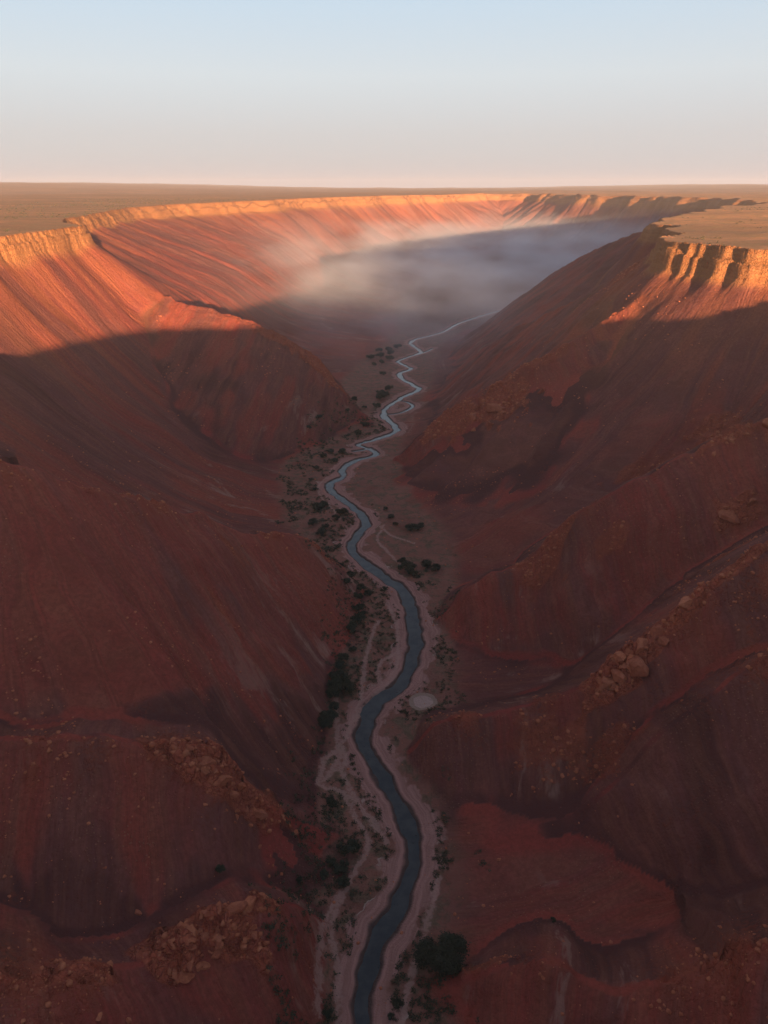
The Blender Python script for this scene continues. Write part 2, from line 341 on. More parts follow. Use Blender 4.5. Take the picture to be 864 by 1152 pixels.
# ------------------------------------------------------------------ terrain material
def terrain_material():
    t = NT('canyon_earth'); m = t.m
    P = t.pos(); fl = t.attr('flow').outputs['Vector']
    sp = t.n('ShaderNodeSeparateXYZ'); t.l(fl, sp.inputs[0]); a, b, idn = sp.outputs
    pz = t.n('ShaderNodeSeparateXYZ'); t.l(P, pz.inputs[0]); X_, Y_, Z_ = pz.outputs
    mk = t.attr('zones').outputs['Vector']; sz = t.n('ShaderNodeSeparateXYZ'); t.l(mk, sz.inputs[0])
    drc, df, above = sz.outputs
    mk2 = t.attr('marks').outputs['Vector']; s2 = t.n('ShaderNodeSeparateXYZ'); t.l(mk2, s2.inputs[0])
    rock, dv, dt = s2.outputs
    big = t.noise(P, .012, 3, .5, 0, .25, .75)
    mid = t.noise(P, .06, 4, .6, .3, .2, .8)
    fine = t.noise(P, .9, 4, .65, 0, .3, .7)
    # wavering fall-line coordinate
    wob = t.math('MULTIPLY', t.noise(P, .05, 2, .5, 0, .2, .8), 2.6)
    aw = t.math('ADD', a, wob)
    def streak(ka, kb, seed, lo, hi, det=3):
        v = t.xyz(t.math('MULTIPLY', aw, ka), t.math('MULTIPLY', b, kb), seed)
        return t.math('MULTIPLY', t.noise(v, 1, det, .6, .25, lo, hi), seam)
    seam = t.ramp(idn, .03, .35)
    s1 = streak(.035, .004, 3.1, .42, .62)
    s2_ = streak(.13, .010, 7.7, .42, .66)
    s3 = streak(.55, .035, 12.3, .35, .7, 4)
    s4 = streak(1.9, .12, 22.3, .35, .7, 3)
    red = t.mix(mid, (.37,.066,.052), (.26,.048,.041))
    red = t.mix(big, red, (.42,.092,.058))
    scree = t.mix(mid, (.26,.088,.072), (.155,.064,.060))
    rd = t.attr('red').outputs['Fac']
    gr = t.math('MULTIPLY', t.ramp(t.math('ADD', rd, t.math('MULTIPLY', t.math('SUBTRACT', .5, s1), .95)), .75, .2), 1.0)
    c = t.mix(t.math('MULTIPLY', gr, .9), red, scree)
    c = t.mix(t.math('MULTIPLY', t.ramp(t.math('ADD', rd, t.math('MULTIPLY', t.math('SUBTRACT', s2_, .5), .35)), .08, -.55), .78), c, (.080,.033,.031))  # darkest tone for gully bottoms: scree debris with shade painted in
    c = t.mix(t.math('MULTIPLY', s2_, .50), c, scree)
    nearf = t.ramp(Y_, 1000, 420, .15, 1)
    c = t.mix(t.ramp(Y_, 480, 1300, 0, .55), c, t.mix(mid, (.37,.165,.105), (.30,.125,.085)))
    c = t.mix(t.math('MULTIPLY', t.math('MULTIPLY', s3, nearf), .42), c, (.36,.14,.08))
    c = t.mix(t.math('MULTIPLY', t.math('MULTIPLY', s4, nearf), .32), c, (.12,.035,.024))
    tal = t.math('MULTIPLY', t.math('MULTIPLY', t.ramp(t.math('ADD', drc, t.math('MULTIPLY', t.math('SUBTRACT', s2_, .5), 40)), 55, 0), t.ramp(s1, 1.2, -.2)), .6)
    c = t.mix(tal, c, t.mix(s3, (.44,.165,.070), (.33,.105,.050)))
    # speckle of stones
    vor = t.n('ShaderNodeTexVoronoi', feature='F1'); t.l(P, vor.inputs['Vector']); vor.inputs['Scale'].default_value = 1.1
    st = t.math('MULTIPLY', t.ramp(vor.outputs['Distance'], .26, .14), t.noise(P, .035, 4, .6, 0, .5, .62))
    c = t.mix(t.math('MULTIPLY', st, .55), c, (.42,.20,.12))
    c = t.mix(t.math('MULTIPLY', fine, .42), c, (.13,.036,.026))
    # pale salt / clay washes on the lower slopes
    pale = t.math('MULTIPLY', t.math('MULTIPLY', seam, t.noise(t.xyz(t.math('MULTIPLY', aw, .09), t.math('MULTIPLY', b, .03), 5), 1, 5, .7, .4, .56, .66)), t.ramp(above, 45, 4))
    c = t.mix(t.math('MULTIPLY', pale, .5), c, (.44,.27,.20))
    # bare rock
    rk = t.ramp(t.math('ADD', rock, t.math('MULTIPLY', t.math('SUBTRACT', t.math('ADD', fine, mid), 1.0), .45)), .10, .75)
    vr = t.n('ShaderNodeTexVoronoi', feature='DISTANCE_TO_EDGE'); wv_ = t.n('ShaderNodeTexNoise'); t.l(P, wv_.inputs['Vector']); wv_.inputs['Scale'].default_value = .5; wa_ = t.n('ShaderNodeVectorMath', operation='ADD'); t.l(t.scale(wv_.outputs['Color'], (5,5,5)), wa_.inputs[0]); t.l(P, wa_.inputs[1]); t.l(wa_.outputs[0], vr.inputs['Vector']); vr.inputs['Scale'].default_value = .42
    rc = t.mix(fine, (.58,.155,.075), (.36,.085,.050))
    rc = t.mix(t.math('MULTIPLY', t.ramp(vr.outputs['Distance'], .05, .0), .5), rc, (.12,.04,.025))
    c = t.mix(t.math('MULTIPLY', rk, .7), c, rc)
    # rim cliffs with bedding
    zb = t.math('ADD', Z_, t.math('MULTIPLY', mid, 1.8))
    bed = t.noise(t.xyz(t.math('MULTIPLY', X_, .01), t.math('MULTIPLY', Y_, .01), t.math('MULTIPLY', zb, .75)), 1, 4, .7, .1, .35, .65)
    cc = t.mix(bed, (.50,.235,.085), (.36,.135,.05))
    cc = t.mix(fine, cc, (.42,.20,.09))
    cm = t.attr('cliff').outputs['Fac']
    c = t.mix(t.math('MULTIPLY', cm, .92), c, cc)
    # floor
    fm = t.math('MULTIPLY', t.ramp(t.math('ADD', above, t.math('MULTIPLY', t.math('SUBTRACT', mid, .5), 2.0)), 2.0, .4), t.ramp(df, 9, -1))
    sand = t.mix(mid, (.31,.125,.088), (.21,.085,.060))
    olive = t.mix(fine, (.085,.075,.042), (.15,.11,.065))
    scr = t.math('MULTIPLY', t.noise(P, .22, 5, .7, .4, .47, .60), t.ramp(dv, 1.5, 6))
    fcol = t.mix(t.math('MULTIPLY', scr, .8), sand, olive)
    fcol = t.mix(t.math('MULTIPLY', fine, .25), fcol, (.33,.18,.13))
    c = t.mix(fm, c, fcol)
    # river banks
    dvw = t.math('ADD', dv, t.math('MULTIPLY', t.math('SUBTRACT', t.noise(P, .13, 3, .6, 0, .3, .7), .5), 4.0))
    bank = t.math('MULTIPLY', t.ramp(dvw, 5.0, 3.6), t.ramp(above, 3.0, 1.2))
    bcol = t.mix(t.noise(t.xyz(t.math('MULTIPLY', dv, 1.3), t.math('MULTIPLY', Y_, .05), 0), 1, 3, .6, .2, .35, .65), (.46,.235,.19), (.34,.165,.13))
    c = t.mix(bank, c, bcol)
    edge = t.math('MULTIPLY', t.ramp(t.math('ABSOLUTE', t.math('SUBTRACT', dvw, 4.7)), .45, .1), t.math('MULTIPLY', t.noise(P, .12, 3, .6, 0, .52, .66), t.ramp(above, 3, 1)))
    c = t.mix(t.math('MULTIPLY', edge, .7), c, (.52,.38,.31))
    wet = t.ramp(dv, 1.0, .1)
    c = t.mix(t.math('MULTIPLY', wet, t.ramp(above, 2, .8)), c, (.10,.062,.052))
    # tracks
    dtn = t.math('ADD', dt, t.math('MULTIPLY', t.math('SUBTRACT', fine, .5), 1.0))
    tr = t.math('MULTIPLY', t.ramp(dtn, 1.15, .2), t.ramp(above, 6, 3))
    c = t.mix(t.math('MULTIPLY', tr, .72), c, (.46,.265,.21))
    # round pale pan beside the bend
    pv = t.n('ShaderNodeVectorMath', operation='DISTANCE'); t.l(P, pv.inputs[0]); pv.inputs[1].default_value = (12.4, 181.0, -149.3)
    pd = t.math('ADD', pv.outputs['Value'], t.math('MULTIPLY', t.noise(P, .5, 2, .5, 0, .2, .8), .7))
    c = t.mix(t.ramp(pd, 5.0, 4.6), c, (.36,.24,.18))
    c = t.mix(t.ramp(pd, 3.6, 3.3), c, (.50,.33,.27))
    # plateau
    pm = t.ramp(drc, .3, -1.2)
    ps = t.xyz(t.math('MULTIPLY', X_, .004), t.math('MULTIPLY', Y_, .02), 0)
    pc = t.mix(t.noise(ps, 1, 5, .65, .8, .35, .65), (.60,.28,.125), (.34,.175,.085))  # streaked ground tone; its dark streaks also paint in low-sun shadow bands
    pc = t.mix(t.noise(P, .08, 5, .65, .2, .4, .65), pc, (.36,.21,.095))
    pc = t.mix(t.math('MULTIPLY', t.noise(P, .6, 4, .7, 0, .4, .7), .4), pc, (.62,.35,.17))
    c = t.mix(pm, c, pc)
    # bump: rills + stones + grit
    bh = t.math('MULTIPLY', s4, .16)
    bh = t.math('ADD', bh, t.math('MULTIPLY', s3, .25))
    bh = t.math('ADD', bh, t.math('MULTIPLY', st, .35))
    bh = t.math('ADD', bh, t.math('MULTIPLY', t.noise(P, 1.8, 5, .7, 0, .2, .8), .16))
    bh = t.math('ADD', bh, t.math('MULTIPLY', t.math('MULTIPLY', t.math('MAXIMUM', rk, cm), t.ramp(vr.outputs['Distance'], 0, .16)), .5))
    bh = t.math('ADD', bh, t.math('MULTIPLY', t.noise(P, .45, 3, .6, 0, .2, .8), .3))
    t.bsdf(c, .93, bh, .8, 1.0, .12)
    return m

# ------------------------------------------------------------------ terrain mesh
def grid_mesh(name, X, Y, Z, attrs, mat):
    ny, nx = X.shape
    me = bpy.data.meshes.new(name)
    co = np.empty((ny*nx, 3), F); co[:,0] = X.ravel(); co[:,1] = Y.ravel(); co[:,2] = Z.ravel()
    i = np.arange(ny*nx, dtype=np.int32).reshape(ny, nx)
    q = np.stack([i[:-1,:-1], i[:-1,1:], i[1:,1:], i[1:,:-1]], -1).reshape(-1)
    nf = (ny-1)*(nx-1)
    me.vertices.add(ny*nx); me.vertices.foreach_set('co', co.ravel())
    me.loops.add(nf*4); me.loops.foreach_set('vertex_index', q)
    me.polygons.add(nf); me.polygons.foreach_set('loop_start', np.arange(0, nf*4, 4, dtype=np.int32))
    me.polygons.foreach_set('use_smooth', np.ones(nf, bool))
    me.update(calc_edges=True)
    for k, v in attrs.items():
        if v.ndim == 3:
            at = me.attributes.new(k, 'FLOAT_VECTOR', 'POINT'); at.data.foreach_set('vector', v.reshape(-1).astype(F))
        else:
            at = me.attributes.new(k, 'FLOAT', 'POINT'); at.data.foreach_set('value', v.ravel().astype(F))
    me.materials.append(mat)
    o = bpy.data.objects.new(name, me); COL.objects.link(o)
    return o
above = H + 149.4
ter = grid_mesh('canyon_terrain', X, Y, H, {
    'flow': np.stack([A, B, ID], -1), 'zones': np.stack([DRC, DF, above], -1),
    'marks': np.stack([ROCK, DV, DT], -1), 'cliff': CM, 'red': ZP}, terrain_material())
ter['kind'] = 'structure'

# ------------------------------------------------------------------ river
def water_material():
    t = NT('river_water'); P = t.pos()
    n1 = t.n('ShaderNodeTexNoise'); t.l(P, n1.inputs['Vector']); n1.inputs['Scale'].default_value = 1.6; n1.inputs['Detail'].default_value = 5
    n2 = t.noise(P, .35, 3, .5, 0, .3, .7)
    col = t.mix(n2, (.030,.040,.043), (.055,.062,.062))
    st = t.math('MULTIPLY', t.noise(P, 1.3, 4, .7, .4, .60, .68), t.noise(P, .12, 2, .5, 0, .45, .6))
    col = t.mix(t.math('MULTIPLY', st, .95), col, (.004,.004,.004))
    b = t.bsdf(col, .07, n1.outputs[0], .18, .2, .5)
    b.inputs['IOR'].default_value = 1.33
    return t.m
WM = water_material()
def ribbon_into(V, Fc, P, extra=1.4, z=-150.0):
    c = catmull(P, 6); b0 = len(V)
    for i in range(len(c)):
        a = c[max(i-1,0)]; b = c[min(i+1,len(c)-1)]
        d = (b-a)[:2]; d = d/np.linalg.norm(d); nrm = np.array([-d[1], d[0]]); w = c[i][2]/2+extra
        for s in (-1, -.33, .33, 1): V.append((c[i][0]+nrm[0]*w*s, c[i][1]+nrm[1]*w*s, z))
    for i in range(len(c)-1):
        for j in range(3):
            k = b0+i*4+j; Fc.append((k, k+4, k+5, k+1))
V, Fc = [], []
ribbon_into(V, Fc, RIVER)
for k, b_ in enumerate(BRANCH): ribbon_into(V, Fc, b_, .9, -150.006-.004*k)
me = bpy.data.meshes.new('river'); me.from_pydata(V, [], Fc); me.materials.append(WM)
rv = bpy.data.objects.new('river', me); COL.objects.link(rv); rv['kind'] = 'structure'

# ------------------------------------------------------------------ plants
def link(o): COL.objects.link(o); return o
def leaf_material(name, c1, c2):
    t = NT(name); P = t.pos()
    oi_ = t.n('ShaderNodeObjectInfo')
    c = t.mix(t.noise(P, 1.1, 3, .6, 0, .3, .7), c1, c2)
    c = t.mix(t.math('MULTIPLY', oi_.outputs['Random'], .5), c, (.045,.050,.026))
    b = t.bsdf(c, .75, spec=.25); return t.m
LEAF = leaf_material('dark_foliage', (.022,.032,.018), (.045,.052,.028))
LEAF2 = leaf_material('olive_foliage', (.075,.078,.045), (.12,.105,.06))
def bark():
    t = NT('bark'); P = t.pos()
    n_ = t.noise(t.scale(P, (4,4,1)), 1, 4, .6, 0, .3, .7)
    t.bsdf(t.mix(n_, (.09,.06,.045), (.16,.11,.085)), .9, n_, .5, .05); return t.m
BARK = bark()
def crown_mesh(name, R, hgt, nleaf, leaf, seed, z0, mat):
    r = random.Random(seed); V = []; Fc = []
    lobes = []
    for i in range(7 + int(R*1.5)):
        a = r.uniform(0, 6.283); q = R*.72*math.sqrt(r.random())
        lobes.append((math.cos(a)*q, math.sin(a)*q*r.uniform(.7, 1), z0 + hgt*r.uniform(.25, .72)*(1-.35*q/R), R*r.uniform(.26, .48)))
    for i in range(nleaf):
        lx, ly, lz, lr = lobes[r.randrange(len(lobes))]
        d = Vector((r.gauss(0,1), r.gauss(0,1), r.gauss(0,1)+.25)).normalized()
        rad = lr*(r.random()**.35)*r.uniform(.75, 1.22)
        c = Vector((lx, ly, lz)) + Vector((d.x*rad, d.y*rad, d.z*rad*.75))
        if c.z < z0*.35: c.z = z0*.35 + r.random()*.4
        u = Vector((r.gauss(0,1), r.gauss(0,1), r.gauss(0,1))).normalized()
        n = (d*.7+Vector((r.gauss(0,.5), r.gauss(0,.5), r.gauss(0,.5)+.3))).normalized()
        u = (u - n*u.dot(n)).normalized(); w_ = n.cross(u); s = leaf*r.uniform(.6, 1.3)
        k = len(V)
        V += [c-u*s, c+w_*s*.5, c+u*s, c-w_*s*.5]; Fc.append((k, k+1, k+2, k+3))
    me = bpy.data.meshes.new(name); me.from_pydata([tuple(v) for v in V], [], Fc); me.materials.append(mat); return me
def tube(V, Fc, p, q, r0, r1, n=6):
    p = Vector(p); q = Vector(q); d = (q-p).normalized(); u = d.orthogonal().normalized(); w_ = d.cross(u); k = len(V)
    for c, r in ((p, r0), (q, r1)):
        for i in range(n):
            a = 6.2832*i/n; V.append(tuple(c+(u*math.cos(a)+w_*math.sin(a))*r))
    for i in range(n): Fc.append((k+i, k+(i+1) % n, k+n+(i+1) % n, k+n+i))
def trunk_mesh(name, R, hgt, seed, z0):
    r = random.Random(seed); V = []; Fc = []
    th = max(.12, R*.055)
    tube(V, Fc, (0,0,-.5), (.05*R,0,z0+hgt*.2), th*1.25, th*.9, 8)
    top = Vector((.05*R, 0, z0+hgt*.2))
    for i in range(6):
        a = i*1.05+r.uniform(0, .6); e = Vector((math.cos(a)*R*.55, math.sin(a)*R*.55, z0+hgt*r.uniform(.35, .6)))
        m = top.lerp(e, .5)+Vector((0,0,R*.06)); tube(V, Fc, top, m, th*.6, th*.4); tube(V, Fc, m, e, th*.4, th*.12)
    me = bpy.data.meshes.new(name); me.from_pydata(V, [], Fc); me.materials.append(BARK); return me
# proto meshes with a crown radius of 1 are scaled per plant; the large near tree gets meshes of its own
PRO = []
for k in range(6):
    R0 = 3.0
    PRO.append((crown_mesh('crown', R0, R0*1.15, 2600, .24, 100+k, .8, LEAF), trunk_mesh('trunk', R0, R0*1.15, 200+k, .8)))
BIG = (crown_mesh('crown', 5.0, 6.0, 15000, .23, 300, 1.4, LEAF), trunk_mesh('trunk', 5.0, 6.0, 301, 1.4))
OLV = (crown_mesh('crown', 2.0, 1.8, 1500, .2, 310, .4, LEAF2), trunk_mesh('trunk', 2.0, 1.8, 311, .4))
def plant(name, label, cat, x, y, R, group=None, pro=None, rot=None, zoff=0, flat=1.0):
    pr, R0 = (pro if pro else (PRO[random.randrange(6)], 3.0))
    e = bpy.data.objects.new(name, None); link(e)
    e.location = (x, y, ground(x, y)+zoff-.05); e.rotation_euler = (0, 0, random.uniform(0, 6.28) if rot is None else rot)
    k = R/R0; e.scale = (k*random.uniform(.9, 1.2), k*random.uniform(.85, 1.1), k*random.uniform(.8, 1.05)*flat)
    e['label'] = label; e['category'] = cat
    if group: e['group'] = group
    for nm, me in zip(('crown', 'trunk'), pr):
        c = bpy.data.objects.new(nm, me); link(c); c.parent = e
    return e
plant('broad_tree', 'large dark round tree at the foot of the near right slope', 'tree', 12.0, 96.8, 6.0, None, (BIG, 5.0), 0)
NUM = ['nearest','second nearest','third nearest','fourth nearest','fifth nearest','sixth nearest','seventh nearest','eighth nearest','ninth nearest','tenth nearest','eleventh nearest','twelfth nearest','thirteenth nearest','fourteenth nearest','fifteenth nearest','sixteenth nearest','seventeenth nearest','eighteenth nearest','nineteenth nearest','twentieth nearest']
CL = [
 ('dark tree', 'in the line left of the widest river bend', 'trees in the line left of the wide river bend',
  [(-14.0,255.8,1.7),(-14.5,242.5,1.2),(-9.2,244.5,1.5),(-6.4,244.5,1.5),(-10.1,237.9,1.5),(-9.9,230.9,1.9),(-9.3,224.2,2.2),(-10.6,220,1.8),(-12,216.7,1.7),(-10.9,206.9,1.3),(-14.1,201.8,1.6),(-14.8,197.3,1.7),(-15.3,190.6,2.3),(-14.1,184.3,3.6),(-11.6,187,2.1),(-16.5,181.7,1.6),(-16.9,171.3,2.6),(-17.5,168.1,1.9),(-15.6,177,1.3)]),
 ('green tree', 'right of the river above the wide bend', 'trees right of the river above the wide bend',
  [(9.9,265.5,3.3),(18.4,268.6,2.7),(22,266.3,2.2),(7.8,273.4,1.6),(12,262,1.8)]),
 ('dark bush', 'clustered on the bank where the river swings left', 'bushes on the left bank at the left swing',
  [(-33.9,328.9,3.1),(-31.5,333.4,2.3),(-34.5,311.2,2.4),(-23.7,317.3,2.2),(-21.4,324.6,2.7),(-29.4,301.4,2.5),(-28.2,308.2,1.8)]),
 ('small bush', 'on the left flat beside the looping river', 'bushes on the left flat beside the loops',
  [(-37,354.6,1.6),(-39.8,386.6,1.8),(-29.2,398.3,2.1),(-25.8,413.9,2.6),(-36.7,406,2.2),(-33.4,413.9,1.9),(-47.5,432.4,1.9),(-42.5,446.7,2.3),(-12.1,465.7,2.6),(-17,448.5,2.7),(-25.3,473.7,1.8)]),
 ('hazy tree', 'in the dark thicket left of the braided middle river', 'trees in the thicket left of the braids',
  [(-22.7,527.5,2.4),(-14.5,510.7,1.6),(-2.7,534,3.5),(1.5,543.1,3.2),(-5.6,512.7,3.0),(4,560.9,3.2),(-3,548,2.8)]),
 ('pale hazy tree', 'on the misty far flat where the river fades', 'trees on the misty far flat',
  [(-3.7,682.6,3.4),(6.3,694.5,3.5),(-12.9,674.9,3.4),(5.3,671.1,3.4),(-2,656.2,2.7),(-8.9,647.4,2.6),(4.5,712,3.6),(14,722,3.8),(-5,706,3.2),(-.8,612.6,2.4)]),
 ('squat bush', 'right of the river below the red spur', 'bushes right of the river below the red spur',
  [(13.2,305.3,2.9),(17.2,307.6,2.0),(3.4,319.3,1.8),(.6,328.8,1.4),(5.6,311.2,1.3)]),
 ('dark shrub', 'on the left bank beside the nearest rocky spur', 'shrubs on the near left bank',
  [(-8.8,124.4,2.4),(-10.2,119,1.8),(-9.3,115.5,1.5),(-12.9,121,1.3),(-14.2,116.5,1.1),(-13.6,138.9,1.7)]),
]
for (kind, where, grp, pts) in CL:
    pts = sorted(pts, key=lambda p: p[1])
    for i, (x, y, R) in enumerate(pts):
        nm = kind.replace(' ', '_') if 'tree' in kind else kind.replace(' ', '_')
        nm = 'tree' if 'tree' in kind else 'shrub'
        plant(nm, '%s %s %s' % (NUM[i], kind, where), 'tree' if 'tree' in kind else 'bush', x, y, R*(1.45 if 'line' in where else 1.25), grp, flat=1.0 if 'tree' in kind else .85)
for (x, y, R, lab) in [(-34.0,103.5,1.5,'lone black bush in the gully behind the nearest left boulder pile'),
                       (-19.5,113.5,1.1,'small dark bush at the mouth of the near left gully'),
                       (-11.2,86.5,1.3,'dark bush at the bottom edge left of the river'),
                       (2.8,88.6,1.3,'small dark bush on the right bank just below the large round tree'),
                       (36.5,103,.8,'tiny dark bush alone on the near right slope'),
                       (-18.5,270.2,1.3,'small lone bush at the foot of the red left spur'),
                       (1.5,86.2,.9,'low dark bush at the bottom edge right of the river')]:
    plant('shrub', lab, 'bush', x, y, R)

# low scrub over the floor: nobody could count it
def scatter_mesh(name, pts, make, mat, kind='stuff'):
    Vs = []; Fs = []; base = 0
    tv, tf = make
    tf = np.array(tf)
    for (x, y, z, s, a, k) in pts:
        ca, sa = math.cos(a)*s, math.sin(a)*s; q = tv[k]
        v = np.stack([q[:,0]*ca-q[:,1]*sa+x, q[:,0]*sa+q[:,1]*ca+y, q[:,2]*s+z], 1); Vs.append(v); Fs.append(tf+base); base += len(v)
    me = bpy.data.meshes.new(name); Vs = np.concatenate(Vs); Fs = np.concatenate(Fs)
    nv, nf, ns = len(Vs), len(Fs), Fs.shape[1]
    me.vertices.add(nv); me.vertices.foreach_set('co', Vs.astype(F).ravel())
    me.loops.add(nf*ns); me.loops.foreach_set('vertex_index', Fs.astype(np.int32).ravel())
    me.polygons.add(nf); me.polygons.foreach_set('loop_start', np.arange(0, nf*ns, ns, dtype=np.int32)); me.update(calc_edges=True)
    me.materials.append(mat); o = link(bpy.data.objects.new(name, me)); o['kind'] = kind; return o
def tuft_templates(n=5, leaves=26):
    out = []
    for k in range(n):
        r = np.random.RandomState(k+5); V = []
        for i in range(leaves):
            c = np.array([r.normal(0,.33), r.normal(0,.33), abs(r.normal(.22,.18))]); u = r.normal(size=3); u /= np.linalg.norm(u)
            w_ = np.cross(u, r.normal(size=3)); w_ /= np.linalg.norm(w_); s = r.uniform(.14,.28)
            V += [c-u*s, c+w_*s*.5, c+u*s, c-w_*s*.5]
        out.append(np.array(V))
    return out, [(4*i, 4*i+1, 4*i+2, 4*i+3) for i in range(leaves)]
rs = np.random.RandomState(11)
pts = []
fp = catmull(FLOOR, 2, True)
tries = 0
def grid_val(Aarr, x, y):
    j = int(np.clip(np.searchsorted(XS, x)-1, 0, NX-2)); i = int(np.clip(np.searchsorted(YS, y)-1, 0, NY-2)); return float(Aarr[i, j])
while len(pts) < 3200 and tries < 60000:
    tries += 1
    y = 80 + 420*rs.rand()**1.6; x = rs.uniform(-60, 32)
    if grid_val(DF, x, y) > 1 + 16*max(0, mn.noise((x/8, y/8, 7.7))) or grid_val(DV, x, y) < 3.4 or grid_val(DT, x, y) < .9 or math.hypot(x-12.4, y-181) < 5.2: continue
    dens = mn.noise((x/9, y/9, 3.3)) + .6*mn.noise((x/3, y/3, 1.3)) + (.28 if x < np.interp(y, [p[1] for p in RIVER], [p[0] for p in RIVER]) else 0)
    if dens < .0+.25*rs.rand()+.25*(y > 270) + .3*(y > 235 and x > np.interp(y, [p[1] for p in RIVER], [p[0] for p in RIVER])): continue
    pts.append((x, y, ground(x, y)-.03, rs.uniform(.45, 1.25)*(1+.4*(y > 250)), rs.uniform(0, 6.28), rs.randint(5)))
scatter_mesh('scrub', pts, tuft_templates(), LEAF2)

pts = []
while len(pts) < 2600:
    if rs.rand() < .5: x, y = rs.uniform(165, 700), 330+900*rs.rand()**1.5
    else: x, y = rs.uniform(-520, -205), 330+1100*rs.rand()**1.4
    if grid_val(DRC, x, y) > -2 or mn.noise((x/60, y/60, 4.4)) + .6*mn.noise((x/18, y/18, 1.4)) < .02+.3*rs.rand(): continue
    pts.append((x, y, ground(x, y)-.03, rs.uniform(.7, 1.7), rs.uniform(0, 6.28), rs.randint(5)))
scatter_mesh('plateau_scrub', pts, tuft_templates(), LEAF2)

# ------------------------------------------------------------------ rocks
def rock_material():
    t = NT('orange_rock'); P = t.pos(); oi_ = t.n('ShaderNodeObjectInfo')
    tc = t.n('ShaderNodeTexCoord').outputs['Object']
    f = t.noise(P, 1.2, 5, .65, 0, .3, .7); g = t.noise(P, .35, 2, .5, 0, .35, .65)
    c = t.mix(f, (.60,.200,.095), (.38,.105,.058)); c = t.mix(t.math('MULTIPLY', g, .5), c, (.66,.25,.13))
    c = t.mix(t.math('MULTIPLY', oi_.outputs['Random'], .5), c, (.30,.085,.055))
    h = t.math('ADD', f, t.math('MULTIPLY', t.noise(P, 5, 4, .7, 0, .2, .8), .4))
    t.bsdf(c, .9, h, .7, .22, .15); return t.m
ROCKM = rock_material()
import bmesh
def rock_mesh(seed, sub=4):
    r = random.Random(seed); bm = bmesh.new(); bmesh.ops.create_icosphere(bm, subdivisions=sub, radius=1.0)
    pl = [(Vector((r.gauss(0,1), r.gauss(0,1), r.gauss(0,.9))).normalized(), r.uniform(.36, .8)) for _ in range(17)]
    for v in bm.verts:
        for n, d in pl:
            q = v.co.dot(n)-d
            if q > 0: v.co -= n*q*.98
        v.co *= 1 + .07*mn.noise(v.co*2.3+Vector((seed,0,0))) + .035*mn.noise(v.co*5+Vector((0,seed,0))) + .02*mn.noise(v.co*13)
    sx, sy, sz = r.uniform(.95,1.35), r.uniform(.8,1.1), r.uniform(.62,.9)
    for v in bm.verts: v.co = Vector((v.co.x*sx, v.co.y*sy, v.co.z*sz))
    me = bpy.data.meshes.new('boulder'); bm.to_mesh(me); bm.free(); me.materials.append(ROCKM); return me
RK = [rock_mesh(k+1) for k in range(9)]
def boulder(x, y, s, label, group=None, sink=.35, k=None, sc=(1,1,1), rot=None):
    o = link(bpy.data.objects.new('boulder', RK[random.randrange(9) if k is None else k]))
    o.location = (x, y, ground(x, y) - s*sink + s*.25)
    o.scale = (s*sc[0], s*sc[1], s*sc[2]); o.rotation_euler = rot or (random.uniform(-.5,.5), random.uniform(-.5,.5), random.uniform(0,6.28))
    o['label'] = label; o['category'] = 'boulder'
    if group: o['group'] = group
# named large ones
for (x, y, s, lab) in [
  (-36.2,119.6,2.6,'large pale orange block in the middle of the left spur outcrop'),
  (-33.2,122.4,1.9,'tall orange block on the crest of the left spur outcrop'),
  (-48.2,93.8,.9,'single orange boulder lying alone below the left spur outcrop'),
  (-28.9,121.3,2.1,'rounded boulder at the lower right end of the left spur outcrop'),
  (-29.0,92.2,2.3,'rounded pale boulder on top of the nearest left boulder pile'),
  (-36.4,82.2,2.2,'flat pale boulder low in front of the nearest left boulder pile'),
  (-24.5,98.2,1.7,'orange boulder at the right end of the nearest left ridge crest'),
  (109.5,204.9,3.2,'flat dark slab lying on the right slope below the upper spur'),
  (116.5,206.5,2.4,'dark block beside the flat slab on the right slope'),
  (62.2,151.8,2.7,'large boulder forming the lower nose of the right rocky ridge'),
  (-43.3,69.0,1.8,'orange boulder on the slope in the bottom left corner')]:
    boulder(x, y, s, lab, sc=(1.2,1,1))
for (x, y, s, lab, sc, rot) in [
  (60.5,154.0,5.0,'big crag block at the very tip of the right rocky ridge',(1.0,.9,1.5),(.2,.1,.4)),
  (65,151.5,4.0,'crag block right of the tip of the right rocky ridge',(1,1,1.35),(-.1,.2,2.1)),
  (67.5,155.5,3.4,'orange crag block above the tip of the right rocky ridge',(1.1,1,1.3),(.1,-.2,1.1)),
  (72.5,155.8,3.0,'orange crag block halfway along the crest of the right rocky ridge',(1.3,.9,1.2),(.2,.3,3.1)),
  (78.5,156.4,2.8,'orange crag block high on the crest of the right rocky ridge',(1.4,.8,1.1),(0,.2,.3)),
  (-40.5,121.5,3.2,'wide orange block in the left half of the left spur outcrop',(1.5,.9,.9),(.1,.1,.2)),
  (-31.5,88.5,3.0,'massive rounded block in the centre of the nearest left boulder pile',(1.2,1,1),(0,.1,.9)),
  (-37.5,89.5,2.8,'massive block on the left of the nearest left boulder pile',(1.2,1,1.1),(0,.2,2.2)),
  (-26.5,95.5,2.5,'upright block between the nearest left boulder pile and its crest',(1.1,1,1.1),(.1,0,1.2)),
  (63,386,6.5,'big reddish crag on the face of the middle right spur',(1.2,.8,1.2),(.2,.1,.5)),
  (50,390,5.5,'lower reddish crag on the face of the middle right spur',(1.2,.8,1.2),(.1,.1,1.6)),
  (131,229,4.2,'dark crag block near the top of the high right spur',(1.4,.8,1.1),(.1,.1,.1))]:
    boulder(x, y, s, lab, sc=sc, rot=rot, sink=.55)
